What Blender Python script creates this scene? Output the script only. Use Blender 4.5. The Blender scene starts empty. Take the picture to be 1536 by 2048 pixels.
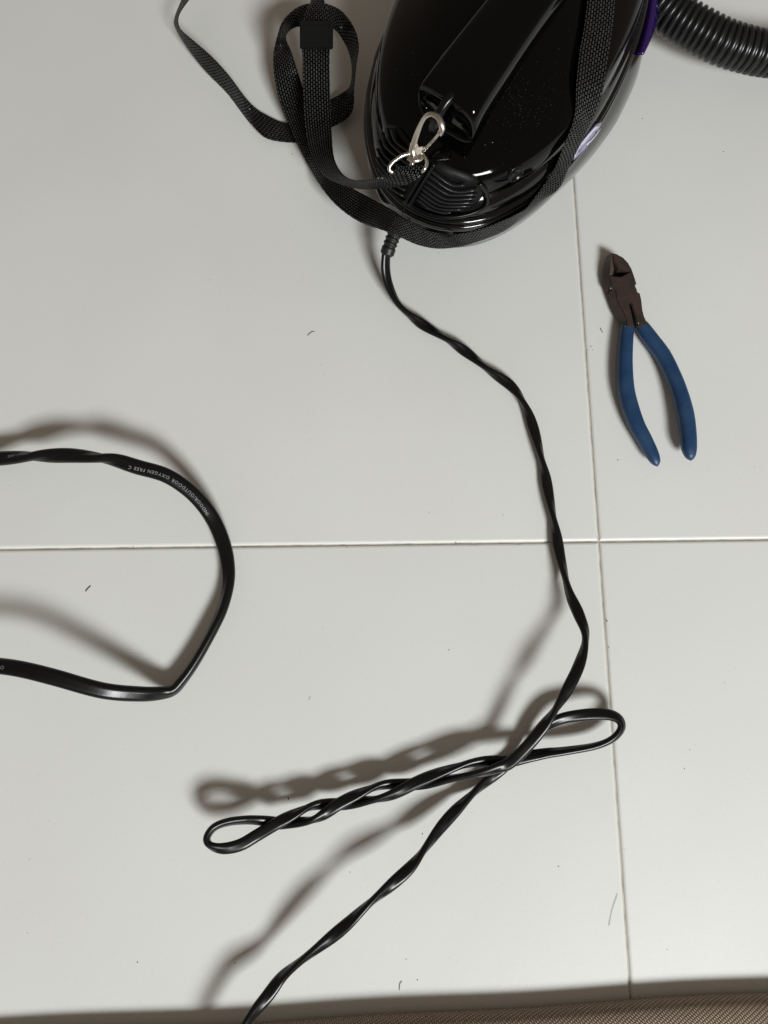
import bpy, bmesh, math, random
from mathutils import Vector, Matrix
from mathutils.bvhtree import BVHTree
R = math.radians
random.seed(7)
sc = bpy.context.scene
col = sc.collection

# ------------------------------------------------------------------ camera
CAM_H, TILT, FPX = 0.55, R(11.2), 1490.0          # metres above the floor, pitch, focal length in photo pixels
cam = bpy.data.objects.new('camera', bpy.data.cameras.new('camera'))
col.objects.link(cam)
cam.location = (0, 0, CAM_H)
cam.rotation_euler = (TILT, 0, 0)
cam.data.sensor_fit = 'VERTICAL'
cam.data.sensor_height = 36.0
cam.data.lens = 36.0 * FPX / 2048.0
cam.data.clip_start = 0.01
cam.data.clip_end = 50
sc.camera = cam

# ------------------------------------------------------------------ light: a room lit by its windows
w = bpy.data.worlds.new('World'); sc.world = w; w.use_nodes = True
w.node_tree.nodes['Background'].inputs[0].default_value = (1.0, 0.83, 0.67, 1)
w.node_tree.nodes['Background'].inputs[1].default_value = 0.175
def window_light(name, az, el, dist, sx, sy, power, color):
    l = bpy.data.lights.new(name, 'AREA'); l.shape = 'RECTANGLE'; l.size = sx; l.size_y = sy
    l.energy = power; l.color = color
    o = bpy.data.objects.new(name, l); col.objects.link(o)
    d = Vector((math.sin(az) * math.cos(el), -math.cos(az) * math.cos(el), math.sin(el)))
    o.location = d * dist + Vector((0, .1, 0))
    o.rotation_euler = d.to_track_quat('Z', 'Y').to_euler()
window_light('window_light', R(27), R(40), 3.3, 0.92, 0.64, 128, (0.968, 1.0, 0.995))
sc.view_settings.view_transform = 'Standard'
sc.view_settings.look = 'None'
sc.view_settings.gamma = 1
sc.view_settings.use_curve_mapping = False
sc.view_settings.exposure = 0.0
sc.cycles.max_bounces = 8

# ------------------------------------------------------------------ helpers
F_ = Vector((0, math.sin(TILT), -math.cos(TILT))); U_ = Vector((0, math.cos(TILT), math.sin(TILT)))
EYE = Vector((0, 0, CAM_H))
def ray(px, py):
    return F_ + Vector((1, 0, 0)) * ((px - 768) / FPX) + U_ * ((1024 - py) / FPX)
def P(px, py, h=0.0):
    "the point of the place that stands h metres above the floor at this spot of the photograph"
    d = ray(px, py)
    return EYE + d * ((CAM_H - h) / -d.z)

def link(name, me, mat=None, parent=None, loc=None, smooth=True):
    o = bpy.data.objects.new(name, me); col.objects.link(o)
    if mat: me.materials.append(mat)
    if smooth:
        for p in me.polygons: p.use_smooth = True
    if parent is not None:
        me.transform(Matrix.Translation(-abs_loc(parent)))
        o.parent = parent
    else:
        if loc is None:
            vs = [v.co for v in me.vertices]
            loc = Vector((sum(v.x for v in vs) / len(vs), sum(v.y for v in vs) / len(vs), min(v.z for v in vs)))
        me.transform(Matrix.Translation(-Vector(loc))); o.location = loc
    return o
def abs_loc(o):
    l = Vector(o.location)
    while o.parent: o = o.parent; l += o.location
    return l
def tag(o, label, cat, group=None, kind=None):
    o['label'] = label; o['category'] = cat
    if group: o['group'] = group
    if kind: o['kind'] = kind
    return o
def empty(name, loc):
    o = bpy.data.objects.new(name, None); o.empty_display_size = .02; col.objects.link(o); o.location = loc
    return o
def mesh(name, vs, fs):
    me = bpy.data.meshes.new(name); me.from_pydata([tuple(v) for v in vs], [], fs); me.update()
    bm = bmesh.new(); bm.from_mesh(me); bmesh.ops.recalc_face_normals(bm, faces=bm.faces); bm.to_mesh(me); bm.free()
    return me
def sharp(o, ang=35):
    o.data.set_sharp_from_angle(angle=R(ang)); return o

def catmull(pts, n):
    "pts: tuples of equal length -> resampled smooth list (centripetal-ish, uniform catmull)"
    out = []
    q = [tuple(2 * a - b for a, b in zip(pts[0], pts[1]))] + list(pts) + [tuple(2 * a - b for a, b in zip(pts[-1], pts[-2]))]
    for i in range(1, len(q) - 2):
        p0, p1, p2, p3 = q[i - 1:i + 3]
        for k in range(n):
            t = k / n
            out.append(tuple(.5 * (2 * b + (c - a) * t + (2 * a - 5 * b + 4 * c - d) * t * t + (3 * b - a - 3 * c + d) * t ** 3)
                             for a, b, c, d in zip(p0, p1, p2, p3)))
    out.append(tuple(pts[-1]))
    return out

def frames(pts, rolls):
    out = []
    n = len(pts)
    for i in range(n):
        t = (pts[min(i + 1, n - 1)] - pts[max(i - 1, 0)]).normalized()
        s = t.cross(Vector((0, 0, 1)))
        s = s.normalized() if s.length > 1e-4 else Vector((1, 0, 0))
        u = s.cross(t).normalized()
        c, sn = math.cos(rolls[i]), math.sin(rolls[i])
        out.append((pts[i], t, s * c + u * sn, u * c - s * sn))
    return out
def sweep(fr, prof, scale=None):
    "prof: closed list of (side, up)"
    vs, fs = [], []
    m = len(prof)
    for i, (p, t, s, u) in enumerate(fr):
        k = scale[i] if scale else 1
        for a, b in prof: vs.append(p + s * a * k + u * b * k)
    for i in range(len(fr) - 1):
        for j in range(m):
            a, b = i * m + j, i * m + (j + 1) % m
            fs.append((a, b, b + m, a + m))
    fs.append(tuple(range(m))); fs.append(tuple(range((len(fr) - 1) * m, len(fr) * m)))
    return vs, fs
def ell(a, b, n=12):
    return [(a * math.cos(2 * math.pi * k / n), b * math.sin(2 * math.pi * k / n)) for k in range(n)]
def tube(name, pts, r, mat, parent, n=10, sub=6, flat=1.0, rolls=None):
    q = catmull([tuple(p) for p in pts], sub) if sub > 1 else pts
    q = [Vector(p) for p in q]
    fr = frames(q, rolls or [0] * len(q))
    vs, fs = sweep(fr, ell(r, r * flat, n))
    return link(name, mesh(name, vs, fs), mat, parent)
def box(bm, c, sx, sy, sz, rot=None):
    m = Matrix.Translation(c) @ (rot.to_4x4() if rot else Matrix()) @ Matrix.Diagonal((sx, sy, sz, 1))
    return bmesh.ops.create_cube(bm, size=1, matrix=m)['verts']
def from_bm(name, bm):
    me = bpy.data.meshes.new(name); bmesh.ops.recalc_face_normals(bm, faces=bm.faces); bm.to_mesh(me); bm.free(); return me

# ------------------------------------------------------------------ materials
def mat(name, base, rough=.5, metal=0, spec=.5, bump=None, var=None, coat=0, sheen=0):
    m = bpy.data.materials.new(name); m.use_nodes = True
    nt = m.node_tree; b = nt.nodes['Principled BSDF']
    b.inputs['Base Color'].default_value = (*base, 1); b.inputs['Roughness'].default_value = rough
    b.inputs['Metallic'].default_value = metal; b.inputs['Specular IOR Level'].default_value = spec
    b.inputs['Coat Weight'].default_value = coat
    tc = nt.nodes.new('ShaderNodeTexCoord')
    if var:                                   # (second colour, noise scale, low, high)
        c2, s, lo, hi = var
        n = nt.nodes.new('ShaderNodeTexNoise'); n.inputs['Scale'].default_value = s; n.inputs['Detail'].default_value = 6
        r = nt.nodes.new('ShaderNodeValToRGB'); r.color_ramp.elements[0].position = lo; r.color_ramp.elements[1].position = hi
        r.color_ramp.elements[0].color = (*base, 1); r.color_ramp.elements[1].color = (*c2, 1)
        nt.links.new(tc.outputs['Object'], n.inputs['Vector']); nt.links.new(n.outputs['Fac'], r.inputs[0])
        nt.links.new(r.outputs[0], b.inputs['Base Color'])
    if bump:                                  # (scale, strength, distance)
        s, st, di = bump
        n = nt.nodes.new('ShaderNodeTexNoise'); n.inputs['Scale'].default_value = s; n.inputs['Detail'].default_value = 4
        k = nt.nodes.new('ShaderNodeBump'); k.inputs['Strength'].default_value = st; k.inputs['Distance'].default_value = di
        nt.links.new(tc.outputs['Object'], n.inputs['Vector']); nt.links.new(n.outputs['Fac'], k.inputs['Height'])
        nt.links.new(k.outputs[0], b.inputs['Normal'])
    return m
M_tile = mat('tile_glaze', (.70, .702, .682), .38, spec=.35, var=((.672, .672, .648), 7, .30, .75), bump=(260, .10, .0004))
def glaze():
    nt = M_tile.node_tree; b = nt.nodes['Principled BSDF']; tc = [n for n in nt.nodes if n.type == 'TEX_COORD'][0]
    ramp = [n for n in nt.nodes if n.type == 'VALTORGB'][0]
    oi = nt.nodes.new('ShaderNodeObjectInfo'); mr = nt.nodes.new('ShaderNodeMapRange'); mr.inputs[3].default_value = .985; mr.inputs[4].default_value = 1.015
    n2 = nt.nodes.new('ShaderNodeTexNoise'); n2.inputs['Scale'].default_value = 2.3; n2.inputs['Detail'].default_value = 8; n2.inputs['Distortion'].default_value = 1.2
    m2 = nt.nodes.new('ShaderNodeMapRange'); m2.inputs[1].default_value = .3; m2.inputs[2].default_value = .7; m2.inputs[3].default_value = .975; m2.inputs[4].default_value = 1.02
    n3 = nt.nodes.new('ShaderNodeTexNoise'); n3.inputs['Scale'].default_value = 420; n3.inputs['Detail'].default_value = 3
    m3 = nt.nodes.new('ShaderNodeMapRange'); m3.inputs[1].default_value = .62; m3.inputs[2].default_value = .80; m3.inputs[3].default_value = 1; m3.inputs[4].default_value = .90
    a = nt.nodes.new('ShaderNodeMath'); a.operation = 'MULTIPLY'; c = nt.nodes.new('ShaderNodeMath'); c.operation = 'MULTIPLY'
    hs = nt.nodes.new('ShaderNodeVectorMath'); hs.operation = 'SCALE'
    L = nt.links.new
    L(oi.outputs['Random'], mr.inputs[0]); L(tc.outputs['Object'], n2.inputs['Vector']); L(n2.outputs['Fac'], m2.inputs[0]); L(tc.outputs['Object'], n3.inputs['Vector']); L(n3.outputs['Fac'], m3.inputs[0])
    L(mr.outputs[0], a.inputs[0]); L(m2.outputs[0], a.inputs[1]); L(a.outputs[0], c.inputs[0]); L(m3.outputs[0], c.inputs[1])
    L(ramp.outputs[0], hs.inputs[0]); L(c.outputs[0], hs.inputs['Scale']); L(hs.outputs[0], b.inputs['Base Color'])
    mr2 = nt.nodes.new('ShaderNodeMapRange'); mr2.inputs[1].default_value = .3; mr2.inputs[2].default_value = .7; mr2.inputs[3].default_value = .30; mr2.inputs[4].default_value = .48
    L(n2.outputs['Fac'], mr2.inputs[0]); L(mr2.outputs[0], b.inputs['Roughness'])
glaze()
M_grout = mat('grout', (.52, .48, .41), .9, var=((.30, .27, .22), 90, .45, .75))
M_gloss = mat('gloss_black_plastic', (.0010, .0010, .0011), .07, spec=.22, bump=(900, .02, .0002))
M_gloss_side = mat('gloss_black_side_shell', (.0016, .0016, .0018), .10, spec=.55, bump=(700, .03, .0003))
M_gloss2 = mat('satin_black_plastic', (.003, .003, .0035), .22, spec=.30)
M_dark = mat('black_recess', (.003, .003, .003), .5, spec=.2)
M_rib = mat('vent_plastic', (.012, .0125, .013), .20, spec=.5)
M_purple = mat('purple_plastic', (.019, .0045, .075), .12, spec=.5)
M_rubber = mat('cord_pvc', (.0032, .0033, .0037), .30, spec=.38, bump=(260, .10, .0006))
M_relief = mat('relief_rubber', (.010, .010, .0105), .45, spec=.4)
M_print = mat('cable_print', (.30, .31, .315), .6)
M_hose = mat('hose_plastic', (.008, .0085, .0085), .32, spec=.42, bump=(350, .08, .0004))
M_chrome = mat('nickel', (.62, .58, .52), .22, metal=1, bump=(700, .06, .0003))
M_nickel2 = mat('worn_nickel', (.60, .55, .48), .34, metal=1, bump=(900, .15, .0004))
M_steel = mat('blackened_steel', (.085, .052, .043), .44, metal=.5, spec=.45, var=((.05, .042, .036), 110, .35, .65), bump=(800, .12, .0004))
M_steel_edge = mat('ground_steel', (.24, .21, .19), .34, metal=.85)
M_grip = mat('blue_dipped_vinyl', (.008, .037, .102), .44, spec=.45, var=((.020, .058, .125), 60, .38, .72), bump=(330, .12, .0008))
M_slider = mat('slider_plastic', (.003, .003, .003), .5, spec=.2)
M_hair = mat('hair', (.035, .03, .027), .6)
M_dust = mat('dust', (.05, .045, .04), .9)
M_lint = mat('pale_lint', (.30, .30, .29), .9)
M_sticker = mat('logo_lavender', (.26, .24, .38), .25)
M_stickerw = mat('logo_white', (.60, .60, .66), .25)

def web_material():
    m = bpy.data.materials.new('webbing'); m.use_nodes = True
    nt = m.node_tree; b = nt.nodes['Principled BSDF']
    uv = nt.nodes.new('ShaderNodeUVMap')
    br = nt.nodes.new('ShaderNodeTexBrick')
    br.offset = .5; br.offset_frequency = 2
    br.inputs['Scale'].default_value = 1; br.inputs['Brick Width'].default_value = 2.9; br.inputs['Row Height'].default_value = 1.95
    br.inputs['Mortar Size'].default_value = .55; br.inputs['Mortar Smooth'].default_value = 1.0
    br.inputs['Color1'].default_value = (.012, .012, .012, 1); br.inputs['Color2'].default_value = (.006, .006, .006, 1)
    br.inputs['Mortar'].default_value = (.0008, .0008, .0008, 1)
    mp = nt.nodes.new('ShaderNodeMapping'); mp.inputs['Scale'].default_value = (1000, 1000, 1)
    inv = nt.nodes.new('ShaderNodeMath'); inv.operation = 'SUBTRACT'; inv.inputs[0].default_value = 1
    pw = nt.nodes.new('ShaderNodeMath'); pw.operation = 'POWER'; pw.inputs[1].default_value = 4.6
    rp = nt.nodes.new('ShaderNodeMix'); rp.data_type = 'RGBA'
    rp.inputs[6].default_value = (.0006, .0006, .0006, 1); rp.inputs[7].default_value = (.048, .048, .048, 1)  # near-black gaps; thread dots lightened in the colour as painted highlights
    nz = nt.nodes.new('ShaderNodeTexNoise'); nz.inputs['Scale'].default_value = .32; nz.inputs['Detail'].default_value = 3
    ml = nt.nodes.new('ShaderNodeMath'); ml.operation = 'MULTIPLY'
    bu = nt.nodes.new('ShaderNodeBump'); bu.inputs['Strength'].default_value = 1; bu.inputs['Distance'].default_value = .0011
    nt.links.new(uv.outputs[0], mp.inputs[0]); nt.links.new(mp.outputs[0], br.inputs[0]); nt.links.new(mp.outputs[0], nz.inputs['Vector'])
    nt.links.new(br.outputs['Fac'], inv.inputs[1]); nt.links.new(inv.outputs[0], bu.inputs['Height'])
    nt.links.new(inv.outputs[0], pw.inputs[0]); nt.links.new(pw.outputs[0], ml.inputs[0]); nt.links.new(nz.outputs['Fac'], ml.inputs[1])
    nt.links.new(ml.outputs[0], rp.inputs[0]); nt.links.new(rp.outputs[2], b.inputs['Base Color'])
    nt.links.new(bu.outputs[0], b.inputs['Normal'])
    b.inputs['Roughness'].default_value = .36
    sm = nt.nodes.new('ShaderNodeMath'); sm.operation = 'MULTIPLY'; sm.inputs[1].default_value = 1.3
    nt.links.new(ml.outputs[0], sm.inputs[0]); nt.links.new(sm.outputs[0], b.inputs['Specular IOR Level'])
    return m
M_web = web_material()

def weave_material():
    m = bpy.data.materials.new('tan_twill'); m.use_nodes = True
    nt = m.node_tree; b = nt.nodes['Principled BSDF']
    uv = nt.nodes.new('ShaderNodeUVMap')
    mp = nt.nodes.new('ShaderNodeMapping'); mp.inputs['Rotation'].default_value = (0, 0, R(32)); mp.inputs['Scale'].default_value = (1000, 1000, 1)
    br = nt.nodes.new('ShaderNodeTexBrick'); br.offset = .5
    br.inputs['Scale'].default_value = 1; br.inputs['Brick Width'].default_value = 1.6; br.inputs['Row Height'].default_value = 2.1
    br.inputs['Mortar Size'].default_value = .62; br.inputs['Mortar Smooth'].default_value = 1; br.offset = .3
    br.inputs['Color1'].default_value = (.62, .49, .39, 1); br.inputs['Color2'].default_value = (.53, .41, .32, 1)
    br.inputs['Mortar'].default_value = (.22, .16, .115, 1)
    inv = nt.nodes.new('ShaderNodeMath'); inv.operation = 'SUBTRACT'; inv.inputs[0].default_value = 1
    bu = nt.nodes.new('ShaderNodeBump'); bu.inputs['Strength'].default_value = 1; bu.inputs['Distance'].default_value = .0010
    nt.links.new(uv.outputs[0], mp.inputs[0]); nt.links.new(mp.outputs[0], br.inputs[0])
    nt.links.new(br.outputs['Color'], b.inputs['Base Color'])
    nt.links.new(br.outputs['Fac'], inv.inputs[1]); nt.links.new(inv.outputs[0], bu.inputs['Height'])
    nt.links.new(bu.outputs[0], b.inputs['Normal'])
    b.inputs['Roughness'].default_value = .8; b.inputs['Specular IOR Level'].default_value = .2
    return m
M_mat = weave_material()

# ------------------------------------------------------------------ floor: grout bed and large white tiles
CROSS = P(1198, 1082.5); ROT = R(0.76)
ax = Vector((math.cos(ROT), math.sin(ROT), 0)); ay = Vector((-math.sin(ROT), math.cos(ROT), 0))
T = .60; GAP = .0011
bm = bmesh.new()
c = CROSS.copy(); c.z = -.0065
box(bm, c, 4 * T + .02, 4 * T + .02, .010, Matrix.Rotation(ROT, 3, 'Z'))
floor = link('floor', from_bm('floor', bm), M_grout, loc=(0, 0, -.0115), smooth=False)
floor['kind'] = 'structure'
def tile_mesh(seed):
    rnd = random.Random(seed)
    half = T / 2 - GAP / 2; n = 110
    loop = []
    for sx, sy, dx, dy in ((-1, -1, 1, 0), (1, -1, 0, 1), (1, 1, -1, 0), (-1, 1, 0, -1)):
        for k in range(n):
            t = k / n * 2 * half
            j = 0 if k == 0 else rnd.gauss(0, .00005) - (rnd.random() < .025) * rnd.uniform(.0001, .0004)
            nx, ny = -dy, dx                     # inward
            loop.append((sx * half + dx * t + nx * -j * 1 if False else sx * half + dx * t + nx * abs(j), sy * half + dy * t + ny * abs(j)))
    prof = [(0, -.0060), (0, -.0011), (.0004, -.0006), (.0011, -.00018), (.0021, 0)]
    vs, fs = [], []
    for ins, z in prof:
        k = 1 - ins / half
        for x, y in loop: vs.append((x * k, y * k, z))
    m = len(loop)
    for i in range(len(prof) - 1):
        for j in range(m): fs.append((i * m + j, i * m + (j + 1) % m, (i + 1) * m + (j + 1) % m, (i + 1) * m + j))
    fs.append(tuple(range((len(prof) - 1) * m, len(prof) * m)))
    return mesh('tile', vs, fs)
for i in range(-2, 2):
    for j in range(-2, 2):
        me = tile_mesh(i * 17 + j * 5 + 90); me.materials.append(M_tile)
        o = bpy.data.objects.new('tile', me); col.objects.link(o); o.parent = floor
        o.location = CROSS + ax * ((i + .5) * T) + ay * ((j + .5) * T) - floor.location
        o.location.z += random.uniform(-.0001, .0001) + {(0, 0): .0, (-1, 0): .0002, (-1, -1): -.0001, (0, -1): -.0002}.get((i, j), 0)
        o.rotation_euler.z = ROT

# ------------------------------------------------------------------ woven mat along the bottom edge
e0, e1 = P(300, 2048, .002), P(1536, 1986, .002)
d = (e1 - e0).normalized(); nrm = Vector((d.y, -d.x, 0))      # away from the floor, towards the window
if nrm.y > 0: nrm = -nrm
prof = [(0.003, .0006), (.0008, .0020), (0, .0045), (.0004, .0085), (.0018, .0118), (.0045, .0144), (.0090, .0170), (.0150, .0192), (.0220, .0208), (.0320, .0218), (.0450, .0223), (.07, .0225), (.15, .0225), (.40, .0225)]
NS = 130; L0, L1 = -.55, .75
vs, fs, uvs = [], [], []
for i in range(NS + 1):
    t = L0 + (L1 - L0) * i / NS
    wob = .0012 * math.sin(t * 9 + 1) + .0007 * math.sin(t * 31)
    acc = 0; last = None
    for a, z in prof:
        if last: acc += math.hypot(a - last[0], z - last[1])
        last = (a, z)
        q = e0 + d * t + nrm * (a + wob); vs.append((q.x, q.y, z * (1 + .05 * math.sin(t * 13)))); uvs.append((t, acc))
m = len(prof)
for i in range(NS):
    for j in range(m - 1): fs.append((i * m + j, (i + 1) * m + j, (i + 1) * m + j + 1, i * m + j + 1))
me = bpy.data.meshes.new('woven_mat'); me.from_pydata(vs, [], fs); me.update()
ul = me.uv_layers.new(name='UVMap')
for lp in me.loops: ul.data[lp.index].uv = uvs[lp.vertex_index]
bm = bmesh.new(); bm.from_mesh(me); bmesh.ops.recalc_face_normals(bm, faces=bm.faces)
if sum(f.normal.z for f in bm.faces) < 0: bmesh.ops.reverse_faces(bm, faces=bm.faces)
bm.to_mesh(me); bm.free()
o = link('woven_mat', me, M_mat)
tag(o, 'tan twill woven mat with rounded edge along the bottom of the floor', 'mat')

# ------------------------------------------------------------------ vacuum cleaner
TH = R(24)
A_ = Vector((math.sin(TH), math.cos(TH), 0)); B_ = Vector((math.cos(TH), -math.sin(TH), 0))
VC = Vector((.0963, .4640, 0)); LA, LB = .168, .0905
vac = empty('vacuum_cleaner', VC)
tag(vac, 'glossy black canister vacuum cleaner with top handle and purple side panel', 'vacuum cleaner')
def body_pt(th, s, z, out=0):
    # th = 0 at the rear tip, growing towards the photo's right
    e = 2.0 / 2.15
    ca, sa = -math.cos(th), math.sin(th)
    x = LA * math.copysign(abs(ca) ** e, ca); y = LB * math.copysign(abs(sa) ** e, sa)
    n = Vector((ca / LA, sa / LB)).normalized()
    return VC + A_ * (x * s + n.x * out) + B_ * (y * s + n.y * out) + Vector((0, 0, z))
def loft(name, prof, mat_, parent, th0=0, th1=2 * math.pi, n=160, closed=True, cap=True, out=0, flare=False, skew=0):
    vs, fs = [], []
    for s, z in prof:
        for k in range(n if closed else n + 1):
            a0 = th0 + skew * (.0605 - z); t = a0 + (th1 - a0) * k / n
            o_ = out + ((-.013 * max(0, math.cos(t)) + .010 * min(1, max(0, (t - 1.1) / .7)) * max(0, math.sin(t))) * min(1, max(0, (.0606 - z) / .036)) if flare else 0)
            vs.append(body_pt(t, s, z, o_))
    m = n if closed else n + 1
    for i in range(len(prof) - 1):
        for j in range(m if closed else m - 1):
            a, b = i * m + j, i * m + (j + 1) % m
            fs.append((a, b, b + m, a + m))
    if cap and closed:
        fs.append(tuple(range(m))); fs.append(tuple(range((len(prof) - 1) * m, len(prof) * m)))
    return link(name, mesh(name, vs, fs), mat_, parent)
def smooth_prof(p, n=5): return catmull(p, n)
low = smooth_prof([(.90, .002), (.955, .006), (.985, .012), (1.018, .022), (1.036, .036), (1.032, .048), (1.002, .0605)])
o = loft('lower_shell', low, M_gloss_side, vac, flare=True); sharp(o, 50)
rim = smooth_prof([(.985, .0600), (1.010, .0610), (1.014, .0635), (1.010, .0660), (.992, .0668)], 3)
loft('rim', rim, M_gloss_side, vac)
rim2 = smooth_prof([(.975, .0660), (.998, .0672), (1.000, .0695), (.975, .0710)], 3)
loft('rim', rim2, M_gloss_side, vac)
mid = smooth_prof([(.976, .0690), (.975, .0725), (.966, .0765), (.950, .0800), (.930, .0830)])
shoulder = loft('shoulder_shell', mid, M_gloss_side, vac)
dome_p = smooth_prof([(.915, .0795), (.930, .0812), (.935, .0860), (.931, .0930), (.918, .0990), (.893, .1032), (.83, .1090), (.73, .1160), (.60, .1240), (.42, .1315), (.22, .1355), (.04, .1368)])
dome = loft('dome', dome_p, M_gloss, vac)

def bvh_of(objs):
    vs, fs = [], []
    for o in objs:
        off = len(vs); L = abs_loc(o)
        vs += [v.co + L for v in o.data.vertices]
        fs += [[i + off for i in p.vertices] for p in o.data.polygons]
    return BVHTree.FromPolygons(vs, fs)
BV = bvh_of([c for c in vac.children])
def S(px, py, out=0.0):
    "point of the vacuum's skin seen at this spot of the photograph, lifted by out"
    d = ray(px, py).normalized()
    loc, n, i, dist = BV.ray_cast(EYE, d)
    if loc is None: return P(px, py, .06), Vector((0, 0, 1))
    if n.dot(d) > 0: n = -n
    return loc + n * out, n
def skin_strip(name, pts, width, height, mat_, parent, sub=5, lift=0.0, surf=None):
    "a small bar laid on the skin along photo points"
    q = catmull([tuple(p) for p in pts], sub) if sub > 1 else pts
    pos, nor = zip(*[(surf or S)(x, y, lift) for x, y in q])
    vs, fs = [], []
    n = len(pos)
    for i in range(n):
        t = (pos[min(i + 1, n - 1)] - pos[max(i - 1, 0)]).normalized()
        s = t.cross(nor[i]).normalized(); u = nor[i]
        for a, b in ((-.5, -.3), (-.42, .75), (-.2, 1), (.2, 1), (.42, .75), (.5, -.3)): vs.append(pos[i] + s * a * width + u * b * height)
    for i in range(n - 1):
        for j in range(6): fs.append((i * 6 + j, i * 6 + (j + 1) % 6, (i + 1) * 6 + (j + 1) % 6, (i + 1) * 6 + j))
    fs.append(tuple(range(6))); fs.append(tuple(range((n - 1) * 6, n * 6)))
    return link(name, mesh(name, vs, fs), mat_, parent)
def skin_patch(name, outline, out, mat_, parent, thick=.0006, surf=None):
    "a thin panel following the skin, outline in photo points"
    bm = bmesh.new()
    vv = [bm.verts.new((x, y, 0)) for x, y in outline]
    bm.faces.new(vv); bmesh.ops.triangulate(bm, faces=bm.faces)
    bmesh.ops.subdivide_edges(bm, edges=bm.edges, cuts=3, use_grid_fill=True)
    pos = {}
    for v in bm.verts:
        p, n = (surf or S)(v.co.x, v.co.y, out); pos[v] = p
    for v, p in pos.items(): v.co = p
    r = bmesh.ops.extrude_face_region(bm, geom=bm.faces[:])
    for v in r['geom']:
        if isinstance(v, bmesh.types.BMVert): v.co += (EYE - v.co).normalized() * thick
    return link(name, from_bm(name, bm), mat_, parent)

# exhaust grille at the rear: recessed dark field, slats, centre spine
import numpy as np
VENT = [(868, 326), (905, 344), (945, 358), (966, 372), (972, 396), (955, 416), (918, 430), (880, 430), (845, 420), (812, 406), (785, 388), (764, 356), (755, 315), (757, 275), (767, 250), (786, 254), (822, 296), (842, 322)]
def inside(x, y, poly):
    c = False
    for (x0, y0), (x1, y1) in zip(poly, poly[1:] + poly[:1]):
        if (y0 > y) != (y1 > y) and x < (x1 - x0) * (y - y0) / (y1 - y0) + x0: c = not c
    return c
smp = [(x, y, S(x, y)[0].z) for x in range(756, 974, 8) for y in range(252, 432, 8) if inside(x, y, VENT)]
def terms(x, y):
    u, v = (x - 860) / 100, (y - 350) / 100
    return [1, u, v, u * u, u * v, v * v]
A = np.array([terms(x, y) for x, y, z in smp]); Z = np.array([z for _, _, z in smp])
cf = np.linalg.lstsq(A, Z, rcond=None)[0]
lift_ = float(np.quantile(Z - A @ cf, .97)) + .0006
def vz(x, y): return float(np.dot(terms(x, y), cf)) + lift_
def V(px, py, out=0.0):
    p = P(px, py, vz(px, py)); a = P(px + 3, py, vz(px + 3, py)) - p; b_ = P(px, py + 3, vz(px, py + 3)) - p
    n = b_.cross(a).normalized()
    if n.z < 0: n = -n
    return p + n * out, n
grille = skin_patch('vent_grille', VENT, -.0035, M_dark, vac, .0040, V)
sl = [[(860, 336), (902, 366), (929, 366.5)], [(856.5, 345.6), (905.8, 379), (953, 376)], [(851, 356), (889, 382), (908, 387), (953, 385)],
      [(847, 366), (884, 392), (907.6, 396), (950.4, 393)], [(844, 374), (878, 398.5), (904, 403.5), (945, 401.5)], [(841, 382), (873, 405), (898.5, 410), (938.6, 408.5)],
      [(838, 389), (867.5, 411), (891, 416.5), (924, 415.5)], [(834.7, 396), (862, 416), (882, 422), (902, 422)],
      [(818, 300), (795, 281), (785, 258)], [(822, 315), (786, 287), (775, 256)], [(824, 329), (778, 296), (766, 265)], [(822, 343), (775, 312), (760, 280)],
      [(819, 356), (774, 328), (757, 297)], [(815, 368), (776, 345), (756, 315)], [(812, 379), (779, 360), (760, 335)], [(808, 390), (783, 374), (767, 355)]]
for s in sl: skin_strip('vent_slat', s, .0013, .0024, M_rib, grille, 4, 0, V)
skin_strip('vent_frame', [(808, 402), (824, 411), (853, 427), (889, 434), (926, 431), (958, 420), (974, 405), (972, 384), (958, 366)], .0032, .0018, M_gloss2, grille, 5, 0, V)
skin_strip('vent_spine', [(871, 325), (852, 358), (833, 390), (822, 408)], .0028, .0032, M_gloss2, grille, 5, 0, V)
skin_strip('vent_spine', [(858, 327), (842, 356), (824, 388), (812, 405)], .0024, .0036, M_gloss2, grille, 5, 0, V)
# round boss with its ring
p, n = S(1031, 347, .0)
q = n.to_track_quat('Z', 'Y')
ring = []
for rr, zz in ((.0062, -.001), (.0062, .0008), (.0056, .0013), (.0048, .0009), (.0044, .0002)): ring.append((rr, zz))
vs, fs = [], []; k_ = 28
for rr, zz in ring:
    for k in range(k_):
        a = 2 * math.pi * k / k_; vs.append(p + q @ Vector((rr * math.cos(a), rr * math.sin(a), zz)))
for i in range(len(ring) - 1):
    for j in range(k_): fs.append((i * k_ + j, i * k_ + (j + 1) % k_, (i + 1) * k_ + (j + 1) % k_, (i + 1) * k_ + j))
fs.append(tuple(range((len(ring) - 1) * k_, len(ring) * k_)))
link('screw_boss', mesh('screw_boss', vs, fs), M_gloss2, vac)
# seam at the rear
skin_strip('rear_seam', [(812, 408), (806, 424), (802, 442)], .0010, .0006, M_gloss2, vac)

# purple panel round the front
pur = smooth_prof([(1.012, .022), (1.034, .034), (1.034, .047), (1.004, .0600)], 5)
def to_photo(p):
    v = p - EYE; z = v.dot(F_); return 768 + FPX * v.x / z, 1024 - FPX * v.dot(U_) / z
TH_P = min((k * .01 for k in range(80, 260)), key=lambda t: math.dist(to_photo(body_pt(t, 1.03, .05, .005)), (1250, 122)))
o = loft('purple_panel', pur, M_purple, vac, TH_P, 2 * math.pi - TH_P - .1, 120, closed=False, out=.0078, flare=True, skew=22)
so = o.modifiers.new('thickness', 'SOLIDIFY'); so.thickness = .007; so.offset = -1

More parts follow.
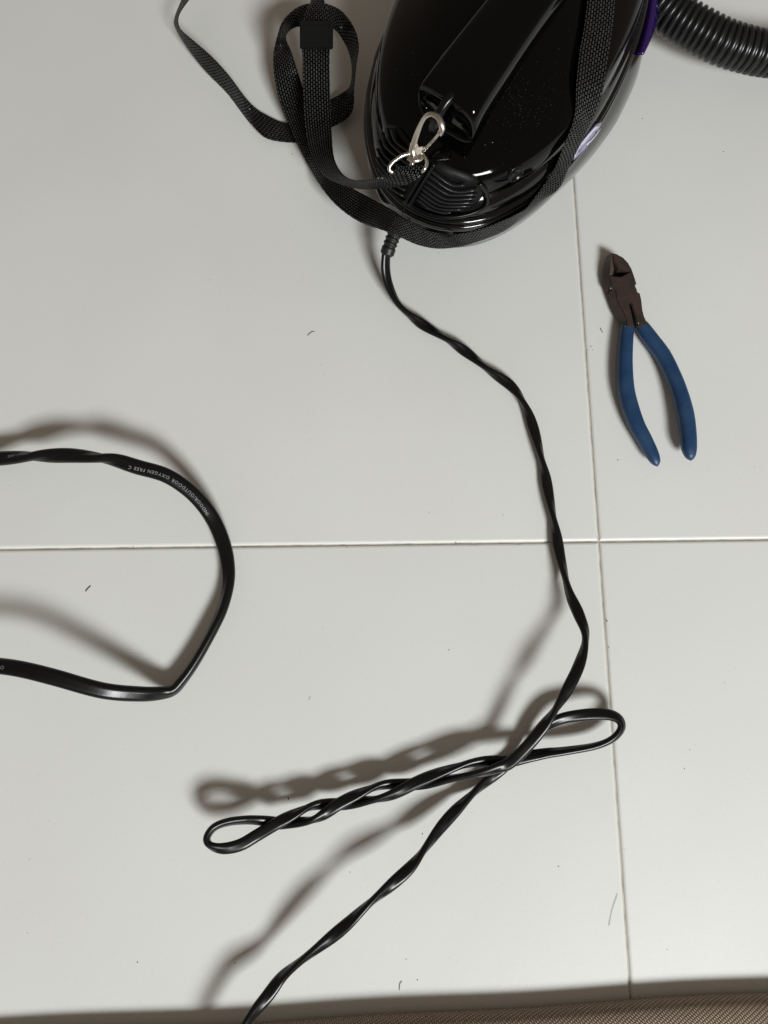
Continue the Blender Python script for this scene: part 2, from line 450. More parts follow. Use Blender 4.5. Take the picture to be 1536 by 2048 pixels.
# logo on the right flank
lg = skin_patch('logo', [(1203, 243), (1195, 262), (1172, 294), (1146, 322), (1150, 300), (1168, 276), (1190, 250)], .0004, M_sticker, vac, .0003)
for s in ([(1198, 249), (1183, 264), (1170, 282), (1158, 294), (1147, 314)], [(1199, 256), (1186, 274), (1172, 290)], [(1192, 252), (1176, 270), (1162, 288), (1152, 302)]):
    skin_strip('logo_stroke', s, .0011, .0006, M_stickerw, lg, 4, .0007)

# dust on the dome
bm = bmesh.new()
rd = random.Random(3)
def mote(x, y, r):
    p, n = S(x, y, .0001)
    bmesh.ops.create_icosphere(bm, subdivisions=1, radius=r, matrix=Matrix.Translation(p) @ n.to_track_quat('Z', 'Y').to_matrix().to_4x4() @ Matrix.Diagonal((rd.uniform(.6, 2.0), rd.uniform(.5, 1), .4, 1)))
for _ in range(130): mote(rd.gauss(1042, 34), rd.gauss(200, 28), rd.uniform(.00004, .00010))
for _ in range(120): mote(rd.gauss(1000, 70), rd.gauss(230, 60), rd.uniform(.00003, .00008))
for x, y in ((826, 106), (824, 149), (838, 149), (792, 140), (760, 220), (1058, 80), (970, 290), (985, 285)): mote(x, y, .0003)
for _ in range(90): mote(rd.uniform(770, 1150), rd.uniform(20, 420), rd.uniform(.00005, .00012))
o = link('dust_motes', from_bm('dust_motes', bm), M_lint, vac); o['kind'] = 'stuff'

# handle: a bar over the top, rounded rear end hanging over the grille
secs = [((846, 196), (938, 256), .141, .72, .55), ((836, 176), (948, 248), .150, .92, .9), ((836, 165), (953, 240), .159, 1, 1.0), ((866, 124), (985, 186), .1625, 1, 1.0), ((918, 58), (1042, 102), .166, 1, 1.0),
        ((965, 0), (1100, 15), .168, 1, 1.0), ((1035, -90), (1180, -90), .168, 1, 1.0), ((1100, -180), (1260, -190), .160, 1, 1.0), ((1150, -260), (1320, -270), .140, 1, 1)]
vs, fs = [], []
for (l, r, z, kw, kd) in secs:
    pl, pr = P(*l, z), P(*r, z)
    s = (pr - pl); wd = s.length; s.normalize(); u = Vector((0, 0, 1)); c = (pl + pr) / 2
    D = .026 * kd
    hw = wd / 2
    prof = [(-hw, -.007), (-hw * .97, -.003), (-hw * .90, -.0006), (-hw * .6, .0006), (0, .0014), (hw * .5, .0010), (hw * .76, -.0004), (hw * .90, -.0030), (hw * .98, -.008), (hw, -.014), (hw * .94, -D * .85), (hw * .6, -D), (-hw * .6, -D), (-hw * .94, -D * .85)]
    for a, b in prof: vs.append(c + s * a + u * b)
m = 14
for i in range(len(secs) - 1):
    for j in range(m): fs.append((i * m + j, i * m + (j + 1) % m, (i + 1) * m + (j + 1) % m, (i + 1) * m + j))
fs.append(tuple(range(m))); fs.append(tuple(range((len(secs) - 1) * m, len(secs) * m)))
hd = link('handle', mesh('handle', vs, fs), M_gloss, vac)
bv = hd.modifiers.new('round', 'SUBSURF'); bv.levels = 2; bv.render_levels = 2
# posts that carry the handle
for b0 in (P(925, 130, .150), P(1125, -150, .150)):
    zt = .150; b0.z = 0
    pts = [b0 + Vector((0, 0, .105)), b0 + Vector((0, 0, .125)), b0 + Vector((0, 0, zt))]
    fr = frames([Vector(p) for p in catmull([tuple(p) for p in pts], 4)], [0] * 9)
    vs, fs = [], []
    for i, (p, t, s_, u_) in enumerate(fr):
        k = 1.25 - .3 * math.sin(i / 8 * math.pi)
        for x, y in ell(.012 * k, .012 * k, 20): vs.append(p + A_ * y + B_ * x)
    for i in range(8):
        for j in range(20): fs.append((i * 20 + j, i * 20 + (j + 1) % 20, (i + 1) * 20 + (j + 1) % 20, (i + 1) * 20 + j))
    fs.append(tuple(range(20))); fs.append(tuple(range(160, 180)))
    link('handle_post', mesh('handle_post', vs, fs), M_gloss, vac)
# the eye that the strap clip hooks into
tube('strap_eye', [P(907, 190, .158), P(893, 205, .156), P(878, 228, .151), P(866, 252, .142), P(868, 262, .132), P(885, 262, .126)], .0030, M_gloss2, vac, 12, 6)
# cord outlet below the rim
# ------------------------------------------------------------------ corrugated hose
pts = [P(1225, -90, .045), P(1270, -40, .045), P(1310, -4, .043), P(1352, 33, .040), P(1400, 62, .038), P(1450, 86, .036), P(1500, 101, .034), P(1536, 108, .032), P(1600, 114, .028), P(1680, 112, .022), P(1760, 100, .019)]
q = [Vector(p) for p in catmull([tuple(p) for p in pts], 40)]
acc = [0]
for i in range(1, len(q)): acc.append(acc[-1] + (q[i] - q[i - 1]).length)
PITCH = .0052
NSEG = int(acc[-1] / PITCH * 8)
rs = []; j = 0
for i in range(NSEG + 1):
    L = acc[-1] * i / NSEG
    while j < len(acc) - 2 and acc[j + 1] < L: j += 1
    t = (L - acc[j]) / (acc[j + 1] - acc[j]); rs.append(q[j].lerp(q[j + 1], t))
fr = frames(rs, [0] * len(rs))
cyc = [0.0, .72, .93, 1.0, 1.0, .93, .72, 0.0]
scale = [(.0146 + .0022 * cyc[i % 8]) / .0167 for i in range(len(rs))]
vs, fs = sweep(fr, ell(.0167, .0167, 28), scale)
o = link('vacuum_hose', mesh('vacuum_hose', vs, fs), M_hose); sharp(o, 60)
tag(o, 'black corrugated plastic hose running off the right of the vacuum', 'hose')

# ------------------------------------------------------------------ flat twin cords
def cord_profile(a, b, groove=.22):
    pr = []
    N = 24
    for k in range(N):
        t = 2 * math.pi * k / N
        x = math.cos(t); y = math.sin(t)
        e = 2 / 2.2
        X = a * math.copysign(abs(x) ** e, x); Y = b * math.copysign(abs(y) ** e, y)
        Y *= 1 - groove * math.exp(-(X / (a * .22)) ** 2)
        pr.append((X, Y))
    return pr
def build_cord(name, ctrl, a, b, parent, sub=8, groove=.22):
    "ctrl: (x, y, z, roll in degrees) in the place"
    q = catmull(ctrl, sub)
    pos = [Vector(c[:3]) for c in q]; rl = [R(c[3]) for c in q]
    fr = frames(pos, rl)
    vs, fs = sweep(fr, cord_profile(a, b, groove))
    o = link(name, mesh(name, vs, fs), M_rubber, parent)
    return o, fr
def print_text(name, txt, fr, s0, side, up, size, parent, direction=-1, flip=1):
    "printed letters wrapped on the cord's face, read along the cord"
    cu = bpy.data.curves.new(name, 'FONT'); cu.body = txt; cu.size = size; cu.extrude = 0; cu.resolution_u = 2; cu.space_character = 1.2
    t = bpy.data.objects.new(name, cu); col.objects.link(t)
    me = bpy.data.meshes.new_from_object(t.evaluated_get(bpy.context.evaluated_depsgraph_get()))
    bpy.data.objects.remove(t); bpy.data.curves.remove(cu)
    bm = bmesh.new(); bm.from_mesh(me)
    bmesh.ops.triangulate(bm, faces=bm.faces)
    acc = [0]
    for i in range(1, len(fr)): acc.append(acc[-1] + (fr[i][0] - fr[i - 1][0]).length)
    k = 0
    while k < len(acc) - 2 and acc[k + 1] < s0: k += 1
    sg = 1 if fr[k][3].dot(EYE - fr[k][0]) > 0 else -1
    side *= sg; up *= sg; flip *= sg
    for v in bm.verts:
        L = s0 + direction * v.co.x; k = 0
        while k < len(acc) - 2 and acc[k + 1] < L: k += 1
        f = (L - acc[k]) / max(1e-9, acc[k + 1] - acc[k])
        p = fr[k][0].lerp(fr[k + 1][0], f); s = fr[k][2].lerp(fr[k + 1][2], f).normalized(); u = fr[k][3].lerp(fr[k + 1][3], f).normalized()
        v.co = p + s * (side + flip * (v.co.y - size * .35)) + u * up
    me2 = bpy.data.meshes.new(name); bm.to_mesh(me2); bm.free()
    return link(name, me2, M_print, parent, smooth=False)
def arc_at(fr, px, py):
    "length along the cord to the point nearest this photo spot"
    best = None; L = 0
    d = ray(px, py).normalized()
    for i in range(len(fr)):
        if i: L += (fr[i][0] - fr[i - 1][0]).length
        v = fr[i][0] - EYE; e = (v - d * v.dot(d)).length
        if best is None or e < best[0]: best = (e, L)
    return best[1]
def W(lst): return [(*P(x, y, h), r) for x, y, h, r in lst]

cord = empty('power_cord', P(772, 512, 0))
tag(cord, 'twisted black flat power cord leaving the vacuum and knotted into a bundle', 'power cord')
run = W([(796, 448, .040, 60), (784, 480, .034, 60), (772, 512, .027, 50), (774, 558, .017, 30), (794, 604, .0095, 60), (822, 632, .0062, 90), (853, 654, .0052, 180),
         (901, 683, .0058, 262), (936, 707, .0050, 360), (980, 742, .0058, 448), (1022, 772, .0052, 540), (1047, 806, .0056, 620), (1068, 860, .0050, 720),
         (1085, 926, .0056, 808), (1095, 975, .0052, 900), (1107, 1037, .0060, 980), (1117, 1095, .0065, 1080), (1127, 1140, .0085, 1130), (1139, 1187, .014, 1190), (1158, 1230, .021, 1260),
         (1171, 1272, .0255, 1320), (1160, 1325, .029, 1400), (1137, 1375, .031, 1440), (1110, 1420, .031, 1520), (1085, 1455, .030, 1590), (1055, 1492, .0265, 1620)])
# the bundle: two strands of the cord wound round each other
axis_px = [(1019, 1524, .0190), (920, 1543, .0160), (820, 1570, .0135), (745, 1588, .0130), (673, 1610, .0140), (612, 1630, .0152), (550, 1648, .0168)]
axis = [Vector(p) for p in catmull([tuple(P(*p)) for p in axis_px], 8)]
tot = len(axis) - 1
s1, s2 = [], []
for i, p in enumerate(axis):
    t = (axis[min(i + 1, tot)] - axis[max(i - 1, 0)]).normalized()
    n = t.cross(Vector((0, 0, 1))).normalized()
    if n.y > 0: n = -n                        # towards the window
    ph = math.pi * (i / 8) / 2
    amp = .0040 + .0007 * math.sin(i * .37 + 1)
    off = n * (math.sin(ph) * amp) + Vector((0, 0, math.cos(ph) * .0029))
    wob = 1620 + math.degrees(ph) + 10 * math.sin(i * .5)
    if i % 2 == 0 or i == tot:
        s1.append((*(p + off), wob)); s2.append((*(p - off), 1620 + 810 * 2 + 360 - math.degrees(ph) * .9 + 180))
run += s1
run += W([(520, 1641, .0170, 2200), (490, 1640, .0185, 2215), (455, 1644, .021, 2225), (428, 1655, .0225, 2235), (414, 1675, .0235, 2250), (420, 1690, .0235, 2270), (445, 1697, .0225, 2310), (480, 1690, .021, 2330), (515, 1670, .0195, 2335)])
base_roll = 2700
k = 0
for q_ in reversed(s2):
    run.append((*q_[:3], 2340 + 540 * k / (len(s2) - 1) - 8 * math.sin(k * .8))); k += 1
run += W([(1058, 1513, .0140, 2900), (1095, 1506, .0125, 2930), (1130, 1502, .0120, 2950), (1190, 1492, .0125, 2970), (1226, 1477, .0140, 2990), (1243, 1455, .0150, 3005), (1235, 1436, .0155, 3020), (1205, 1428, .0155, 3040),
          (1150, 1432, .0145, 3070), (1110, 1443, .0130, 3090), (1070, 1472, .0095, 3130), (1035, 1508, .0055, 3170), (1000, 1540, .0045, 3230), (962, 1572, .0060, 3290), (930, 1602, .0085, 3350), (905, 1628, .0110, 3400), (880, 1657, .014, 3440),
          (850, 1697, .018, 3490), (820, 1735, .022, 3560), (780, 1772, .025, 3620), (735, 1810, .0275, 3690), (690, 1852, .0275, 3750), (640, 1893, .026, 3820), (590, 1931, .0225, 3870), (562, 1956, .0205, 3910), (535, 1992, .0225, 3960), (508, 2025, .0255, 4000), (487, 2055, .0280, 4030), (458, 2110, .0295, 4050), (430, 2165, .0290, 4060)])
jacket, fr = build_cord('jacket', run, .0041, .00245, cord, 8, .10)
# ribbed strain relief
base = [P(800, 438, .042), P(795, 452, .039), P(788, 470, .036), P(780, 490, .0325), P(773, 511, .028)]
q = [Vector(p) for p in catmull([tuple(p) for p in base], 14)]
sc_ = []
for i in range(len(q)):
    t = i / (len(q) - 1)
    r_ = .0060 - .0006 * t
    if .2 < t < .82: r_ -= .0009 * (.5 + .5 * math.cos(t * 2 * math.pi * 9))
    if t > .97: r_ *= .78
    sc_.append(r_ / .006)
vs, fs = sweep(frames(q, [0] * len(q)), ell(.006, .0056, 20), sc_)
link('strain_relief', mesh('strain_relief', vs, fs), M_relief, cord)
print_text('printed_lettering', 'OXY', fr, arc_at(fr, 738, 1812), .0008, .00232, .0030, cord, -1, 1)

cable = empty('printed_cable', P(440, 1100, 0))
tag(cable, 'black flat cable with white printed lettering, looping in from the left edge', 'cable')
left = W([(-90, 922, .012, -10), (-40, 920, .013, -6), (0, 917, .016, 0), (45, 914, .020, 40), (90, 912, .024, 120), (140, 911, .028, 180), (190, 915, .030, 235), (232, 921, .031, 310), (275, 934, .031, 352),
          (330, 950, .029, 365), (372, 976, .023, 372), (403, 1006, .017, 372), (428, 1042, .0115, 360), (446, 1085, .0090, 350), (455, 1125, .0085, 340), (456, 1168, .0092, 320), (444, 1220, .0095, 300), (420, 1272, .0095, 285), (390, 1325, .0090, 278),
          (364, 1362, .0085, 272), (347, 1380, .0085, 262), (325, 1386, .0115, 232), (280, 1388, .0215, 205), (205, 1381, .034, 190), (110, 1355, .042, 175), (50, 1340, .043, 165), (0, 1332, .042, 160), (-60, 1328, .039, 150), (-110, 1328, .036, 150)])
jk, frl = build_cord('jacket', left, .0055, .0036, cable, 10, .16)
print_text('printed_lettering', 'INDOOR/OUTDOOR OXYGEN FREE C', frl, arc_at(frl, 410, 1034), .0016, .00362, .0034, cable, -1, 1)
print_text('printed_lettering', 'OX', frl, arc_at(frl, 14, 1335), -.0018, .00362, .0034, cable, 1, 1)
print_text('printed_lettering', 'LE BY BEL', frl, arc_at(frl, 64, 905), .0014, .00362, .0034, cable, -1, 1)

# ------------------------------------------------------------------ shoulder strap
strap = empty('shoulder_strap', P(620, 240, 0))
tag(strap, 'black woven shoulder strap looped on the floor and wrapped round the vacuum', 'strap')
WID = .0205
def pair(l, r, h, sg=0):
    if h is None:
        a, b = S(*l, .0040)[0], S(*r, .0040)[0]
    else:
        def at(dz): return P(*l, h + dz), P(*r, h - dz)
        a, b = at(0)
        if sg:
            lo, hi = 0.0, .0105
            for _ in range(30):
                md = (lo + hi) / 2; a, b = at(sg * md)
                if (a - b).length < WID: lo = md
                else: hi = md
    if h is not None and .04 <= h <= .07 and l[0] > 780:            # keep clear of the vacuum's skin
        d_ = .0085 if sg else 0
        h2 = max(S(*r)[0].z + d_, S(*l)[0].z - d_) + .003
        if h2 > h + 1e-4: return pair(l, r, h2 if h2 > .07 else min(h2, .0699), sg) if h2 < .0699 else pair(l, r, h2 + .0, sg)
    v = b - a; c = (a + b) / 2
    hi_ = 1.12 if h is not None else 1.3
    if v.length > WID * hi_ or v.length < WID * .85:
        v = v.normalized() * min(max(v.length, WID * .85), WID * hi_)
        a, b = c - v / 2, c + v / 2
    return (*a, *b)
def ribbon(name, secs, parent, sub=10, thick=.0013):
    q = catmull([pair(*s) for s in secs], sub)
    NA = 8
    vs, fs, uv = [], [], []
    n = len(q); L = 0; pc = None
    for i in range(n):
        a, b = Vector(q[i][:3]), Vector(q[i][3:]); c = (a + b) / 2
        a0, b0 = Vector(q[max(i - 1, 0)][:3]), Vector(q[max(i - 1, 0)][3:]); a1, b1 = Vector(q[min(i + 1, n - 1)][:3]), Vector(q[min(i + 1, n - 1)][3:])
        t = ((a1 + b1) - (a0 + b0)).normalized(); s = (b - a).normalized(); u = s.cross(t).normalized()
        if pc is not None: L += (c - pc).length
        pc = c
        jag = .00012 * math.sin(i * 2.1)
        for k in range(NA + 1):
            f = k / NA; e = thick / 2 * (1 - abs(2 * f - 1) ** 6 * .6)
            p = a.lerp(b, f) + s * (jag * (2 * f - 1))
            vs.append(p + u * e); uv.append((L, f * WID))
        for k in range(NA + 1):
            f = 1 - k / NA; e = thick / 2 * (1 - abs(2 * f - 1) ** 6 * .6)
            p = a.lerp(b, f) + s * (jag * (2 * f - 1))
            vs.append(p - u * e); uv.append((L, f * WID + .0009))
    m = 2 * (NA + 1)
    for i in range(n - 1):
        for j in range(m): fs.append((i * m + j, i * m + (j + 1) % m, (i + 1) * m + (j + 1) % m, (i + 1) * m + j))
    fs.append(tuple(range(m))); fs.append(tuple(range((n - 1) * m, n * m)))
    me = mesh(name, vs, fs)
    ul = me.uv_layers.new(name='UVMap')
    for lp in me.loops: ul.data[lp.index].uv = uv[lp.vertex_index]
    o = link(name, me, M_web, parent); sharp(o, 70)
    return o
secA = [((1172, -60), (1232, -60), None), ((1168, 0), (1222, 0), None), ((1160, 60), (1216, 60), None), ((1150, 110), (1208, 115), None), ((1142, 170), (1196, 185), None), ((1130, 232), (1179, 250), None), ((1116, 290), (1152, 285), None),
        ((1103, 330), (1131, 332), None), ((1086, 369), (1108, 370), None), ((1064, 402), (1083, 401), .064, 1), ((1046, 421), (1058, 421), .052, 1), ((1003, 442), (1014, 458), .047, 1), ((957, 459), (972, 477), .045, 1), ((907, 469), (925, 492), .044, 1), ((871, 465), (880, 497), .044, 1),
        ((844, 457), (838, 490), .044, 1), ((815, 440), (800, 474), .043, 1), ((785, 420), (767, 461), .040), ((739, 395), (720, 444), .034), ((702, 374), (679, 416), .027), ((670, 343), (648, 382), .021), ((646, 305), (620, 337), .016, 1), ((632, 270), (596, 290), .013), ((622, 238), (578, 250), .012),
        ((610, 190), (560, 205), .018), ((597, 148), (549, 155), .026), ((583, 105), (547, 110), .033, 1), ((572, 76), (554, 76), .039, -1), ((580, 60), (567, 41), .043, -1), ((603, 52), (597, 14), .046), ((640, 50), (640, 6), .047), ((667, 57), (680, 20), .045),
        ((689, 85), (706, 52), .040, -1), ((701, 116), (717, 90), .034, -1), ((704, 144), (712, 132), .029, -1), ((700, 172), (708, 176), .022, -1), ((685, 187), (705, 217), .014), ((661, 198), (690, 241), .008), ((635, 212), (652, 262), .0035), ((605, 232), (616, 281), .0022), ((572, 246), (582, 285), .003), ((532, 229), (537, 279), .005),
        ((510, 215), (514, 261), .007), ((489, 193), (487, 230), .010, 1), ((457, 150), (455, 187), .012, 1), ((420, 110), (412, 143), .015, 1), ((380, 76), (380, 103), .019, 1), ((359, 55), (353, 60), .023, 1), ((358, 30), (349, 38), .025, 1), ((376, 2), (361, 5), .025, 1), ((398, -26), (378, -32), .022, 1)]
wa = ribbon('webbing', secA, strap)
secB = [((794, 333), (845, 331), .117), ((790, 345), (839, 352), .115), ((772, 352), (812, 366), .110), ((749, 358), (775, 375), .100, 1), ((722, 361), (728, 378), .085, 1), ((697, 357), (692, 372), .067, 1), ((679, 340), (652, 354), .049, 1), ((667, 310), (626, 318), .036, 1),
        ((663, 258), (611, 262), .030), ((660, 190), (606, 190), .038), ((659, 120), (605, 122), .049), ((660, 60), (603, 60), .058), ((654, 25), (612, 22), .062, 1), ((648, 0), (622, 0), .064, 1), ((646, -45), (620, -45), .064, 1)]
wb = ribbon('webbing', secB, strap)
# fold of the strap end over the ring and stitch rows
def stitch(sec, parent):
    a, b = Vector(sec[:3]), Vector(sec[3:])
    return a, b
for (l, r, h) in (((1158, 56), (1214, 62), .1178), ((1163, 20), (1218, 22), .1205)):
    tube('stitching', [P(*l, h), (P(*l, h) + P(*r, h)) / 2, P(*r, h)], .0009, M_web, strap, 6, 6)
# slider buckle
c = P(633, 70, .0600); q = (P(633, 40, .063) - P(633, 100, .0545)).normalized()
sx = Vector((1, 0, 0)); uu = sx.cross(q).normalized()
rot = Matrix((sx, q, uu)).transposed()
bm = bmesh.new()
for dx, dy, wx, wy in ((0, .0078, .0245, .0036), (0, -.0078, .0245, .0036), (-.0112, 0, .0030, .0190), (.0112, 0, .0030, .0190), (0, 0, .0230, .0040), (0, .0001, .0222, .0170)):
    box(bm, c + rot @ Vector((dx, dy, 0)), wx, wy, .0036 + (.0004 if dx else 0) - (.0009 if wy > .01 and not dx else 0), rot)
bmesh.ops.bevel(bm, geom=bm.edges[:], offset=.0007, segments=2, affect='EDGES')
link('slider_buckle', from_bm('slider_buckle', bm), M_slider, strap, smooth=False)
# ring, swivel and snap hook
tube('ring', [P(786, 345, .1150), P(779, 340, .1165), P(780, 332, .118), P(790, 321, .1195), P(806, 311, .1205), P(824, 307, .121), P(840, 308, .1210), P(851, 315, .1205), P(854, 326, .1195), P(849, 338, .118), P(843, 343, .1165)], .00125, M_chrome, strap, 12, 6)
hook = tube('snap_hook', [P(829, 312, .1215), P(826, 300, .124), P(829, 283, .129), P(836, 262, .136), P(845, 242, .144), P(854, 231, .149), P(865, 228, .152), P(875, 233, .1535), P(882, 244, .153), P(884, 256, .151), P(879, 268, .147)], .0020, M_nickel2, strap, 12, 6, .62)
bm = bmesh.new()
pts_ = [P(817, 303, .1235), P(821, 284, .1285), P(833, 282, .1290), P(837, 294, .1270), P(852, 291, .1265), P(849, 303, .1240), P(838, 312, .1215), P(826, 312, .1215)]
v1 = [bm.verts.new(p) for p in pts_]; f = bm.faces.new(v1)
r_ = bmesh.ops.extrude_face_region(bm, geom=[f])
for v in r_['geom']:
    if isinstance(v, bmesh.types.BMVert): v.co += Vector((0, .0004, -.0030))
bmesh.ops.bevel(bm, geom=bm.edges[:], offset=.0004, segments=2, affect='EDGES')
link('hook_base', from_bm('hook_base', bm), M_nickel2, hook, smooth=False)
tube('gate', [P(846, 303, .1240), P(858, 290, .1310), P(870, 277, .1405), P(881, 264, .149)], .0011, M_chrome, hook, 10, 4)
tube('swivel', [P(817, 316, .1215), P(826, 320, .1222), P(837, 319, .1222), P(844, 313, .1222)], .0018, M_chrome, strap, 12, 5, .8)
tube('rivet', [P(826, 316, .121), P(825, 323, .1215), P(824, 330, .1205)], .0016, M_chrome, strap, 12, 4)

# ------------------------------------------------------------------ diagonal cutting pliers
pl_root = empty('cutting_pliers', P(1262, 620, 0))
tag(pl_root, 'diagonal cutting pliers with blue dipped handles and dark rusty jaws', 'pliers')
def zh(x, y): return (1190 + x / 10.24, 480 + y / 10.24)
def slab(name, zpts, z0, z1, mat_, parent, bev=.0006):
    bm = bmesh.new()
    top = [P(*zh(x, y), z1) for x, y in zpts]
    vt = [bm.verts.new(p) for p in top]; ed = [bm.edges.new((vt[i], vt[(i + 1) % len(vt)])) for i in range(len(vt))]
    bmesh.ops.triangle_fill(bm, edges=ed, use_beauty=True)
    bmesh.ops.dissolve_limit(bm, angle_limit=.01, verts=bm.verts, edges=bm.edges)
    r = bmesh.ops.extrude_face_region(bm, geom=bm.faces[:])
    for v in r['geom']:
        if isinstance(v, bmesh.types.BMVert): v.co.z = z0
    bmesh.ops.recalc_face_normals(bm, faces=bm.faces)
    eds = [e for e in bm.edges if all(abs(v.co.z - z1) < 1e-6 for v in e.verts) and len(e.link_faces) == 2 and e.calc_face_angle(0) > .5]
    if bev: bmesh.ops.bevel(bm, geom=eds, offset=bev, segments=2, affect='EDGES', clamp_overlap=True)
    return link(name, from_bm(name, bm), mat_, parent, smooth=False)
plate = [(342, 256), (450, 282), (580, 352), (680, 460), (750, 580), (800, 720), (853, 885), (820, 918), (858, 1000), (872, 1062), (920, 1082), (950, 1200), (975, 1420), (1010, 1560), (1095, 1740), (870, 1770), (845, 1700), (832, 1560), (745, 1292), (722, 1276), (700, 1292), (748, 1480), (785, 1660), (800, 1790),
         (640, 1790), (640, 1640), (560, 1450), (430, 1200), (418, 1020), (335, 955), (300, 800), (288, 722), (530, 752), (712, 652), (480, 584), (380, 430)]
jaw = slab('jaw', plate, .0020, .0125, M_steel, pl_root, .0007)
lowp = [(345, 300), (460, 400), (720, 640), (560, 770), (340, 735), (362, 600)]
slab('cutting_edge', lowp, .0018, .0062, M_dark, jaw, 0)
# sloping flank on the left of the plate
def flank(name, inner, outer, zi, zo, mat_, parent):
    vs, fs = [], []
    n = len(inner)
    for a, b in zip(inner, outer):
        vs += [P(*zh(*a), zi), P(*zh(*b), zo), P(*zh(*b), .0015), P(*zh(*a), .0015)]
    for i in range(n - 1):
        for j in range(4): fs.append((i * 4 + j, i * 4 + (j + 1) % 4, (i + 1) * 4 + (j + 1) % 4, (i + 1) * 4 + j))
    fs.append((0, 1, 2, 3)); fs.append(tuple((n - 1) * 4 + k for k in range(4)))
    o = link(name, mesh(name, vs, fs), mat_, parent, smooth=True); sharp(o, 30); return o
flank('jaw', [(332, 262), (330, 400), (318, 560), (300, 722), (306, 800), (340, 955)], [(326, 256), (240, 352), (196, 480), (166, 620), (158, 800), (200, 1000)], .0122, .0060, M_steel, pl_root)
flank('blade_bevel', [(340, 262), (360, 450), (388, 600), (362, 722)], [(330, 264), (326, 450), (310, 600), (296, 724)], .0128, .0126, M_steel_edge, jaw)
flank('shank', [(400, 1010), (434, 1205), (562, 1452), (642, 1640), (645, 1792)], [(290, 1065), (262, 1130), (390, 1480), (470, 1640), (512, 1792)], .0120, .0056, M_steel, jaw)
flank('lap_joint', [(344, 955), (405, 1000), (420, 1024)], [(205, 1000), (240, 1080), (262, 1125)], .0085, .0050, M_steel, jaw)
def zg(x, y): return (1160 + x / 4.096, 460 + y / 4.096)
def grip(ctrl):
    q = catmull(ctrl, 7)
    pos = [P(*zg(x, y), h) for x, y, w_, h in q]
    fr = frames(pos, [0] * len(pos))
    vs, fs = [], []
    prof = []
    for k in range(20):
        t = 2 * math.pi * k / 20; e = 2 / 2.5
        x, y = math.cos(t), math.sin(t); prof.append((math.copysign(abs(x) ** e, x), math.copysign(abs(y) ** e, y)))
    for i, (p, t, s, u) in enumerate(fr):
        depth = (EYE - p).dot(-F_)
        hw = q[i][2] / 4.096 * depth / FPX / 2 * .96
        hh = min(hw * .92, .0056)
        for a, b in prof: vs.append(p + s * a * hw + u * b * hh)
    for i in range(len(fr) - 1):
        for j in range(20): fs.append((i * 20 + j, i * 20 + (j + 1) % 20, (i + 1) * 20 + (j + 1) % 20, (i + 1) * 20 + j))
    fs.append(tuple(range(20))); fs.append(tuple(range((len(fr) - 1) * 20, len(fr) * 20)))
    o = link('handle_grip', mesh('handle_grip', vs, fs), M_grip, pl_root); sharp(o, 60); return o
grip([(390, 778, 88, .0070), (388, 800, 114, .0072), (375, 900, 120, .0075), (365, 1100, 131, .0080), (375, 1300, 140, .0085), (410, 1450, 141, .0088), (465, 1600, 133, .0090), (530, 1720, 124, .0092), (590, 1835, 108, .0093), (617, 1890, 84, .0093), (628, 1920, 50, .0092), (633, 1938, 6, .0090)])
grip([(495, 772, 92, .0072), (508, 792, 112, .0072), (580, 895, 128, .0075), (680, 1030, 130, .0082), (760, 1190, 130, .0090), (815, 1335, 135, .0098), (860, 1500, 142, .0106), (883, 1650, 136, .0112), (893, 1780, 126, .0116), (902, 1840, 96, .0117), (907, 1870, 60, .0116), (910, 1890, 6, .0115)])
# bright chips on the metal
for x, y, s in ((325, 985, .00055), (540, 1315, .0004), (885, 1695, .0005), (620, 1765, .0005)):
    bm = bmesh.new(); bmesh.ops.create_icosphere(bm, subdivisions=1, radius=s, matrix=Matrix.Translation(P(*zh(x, y), .0126)))
    link('bright_chip', from_bm('bright_chip', bm), M_chrome, jaw)

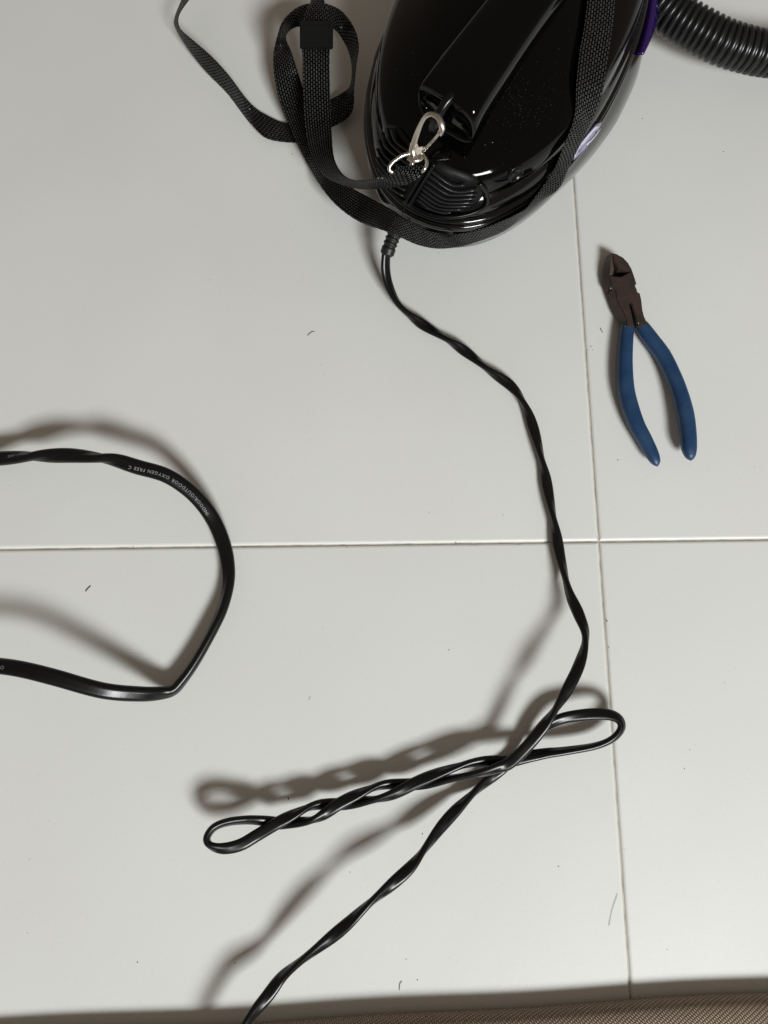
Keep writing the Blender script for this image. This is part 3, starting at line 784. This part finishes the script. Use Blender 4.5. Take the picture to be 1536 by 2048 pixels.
# ------------------------------------------------------------------ hairs, lint and specks lying on the floor
def hair(pts, r, label, m=M_hair):
    q = [Vector(p) for p in catmull([tuple(P(x, y, .0004)) for x, y in pts], 6)]
    vs, fs = sweep(frames(q, [0] * len(q)), ell(r, r, 5))
    o = link('hair', mesh('hair', vs, fs), m); tag(o, label, 'hair', 'stray hairs on the floor')
hair([(615, 671), (619, 667), (625, 663), (629, 664)], .00022, 'tiny dark hair on the tile left of the cord below the vacuum')
hair([(171, 1183), (175, 1178), (181, 1172)], .00030, 'short dark hair on the tile inside the printed cable loop')
hair([(1235, 1788), (1230, 1803), (1223, 1825), (1218, 1852)], .00010, 'long faint curved hair beside the tile joint at lower right')
hair([(804, 1963), (800, 1968), (799, 1975), (799, 1981)], .00018, 'small curved hair on the tile near the tan mat')
hair([(1201, 656), (1203, 661), (1206, 665)], .00020, 'tiny dark hair left of the pliers by the tile joint')
bm = bmesh.new()
for x, y, s in ((577, 1597, .0008), (620, 1395, .0005), (618, 1399, .0004), (1117, 1733, .0005), (858, 1025, .0006), (1006, 1030, .0005), (878, 506, .0006), (585, 308, .0006), (544, 336, .0004), (585, 461, .0004), (1285, 237, .0005), (1447, 303, .0006), (275, 1925, .0006), (470, 1926, .0005),
                (1335, 1900, .0004), (700, 1745, .0004), (898, 1300, .0005), (267, 1096, .0007), (912, 1086, .0007), (1182, 693, .0007), (1186, 700, .0005), (1214, 1242, .0007), (1218, 1295, .0005), (1340, 700, .0004), (420, 560, .0004), (1236, 920, .0005), (835, 1960, .0005), (1380, 1500, .0004), (845, 1668, .0005)):
    k = bmesh.ops.create_icosphere(bm, subdivisions=1, radius=s * .75, matrix=Matrix.Translation(P(x, y, .0002)) @ Matrix.Diagonal((random.uniform(.6, 1.3), random.uniform(.6, 1.2), .5, 1)))
for _ in range(30):
    x, y = random.uniform(20, 1520), random.uniform(40, 1960)
    bmesh.ops.create_icosphere(bm, subdivisions=1, radius=random.uniform(.00012, .0003), matrix=Matrix.Translation(P(x, y, .0001)))
o = link('dust_specks', from_bm('dust_specks', bm), M_dust)
tag(o, 'fine dark dust specks scattered over the white tiles', 'dust', kind='stuff')
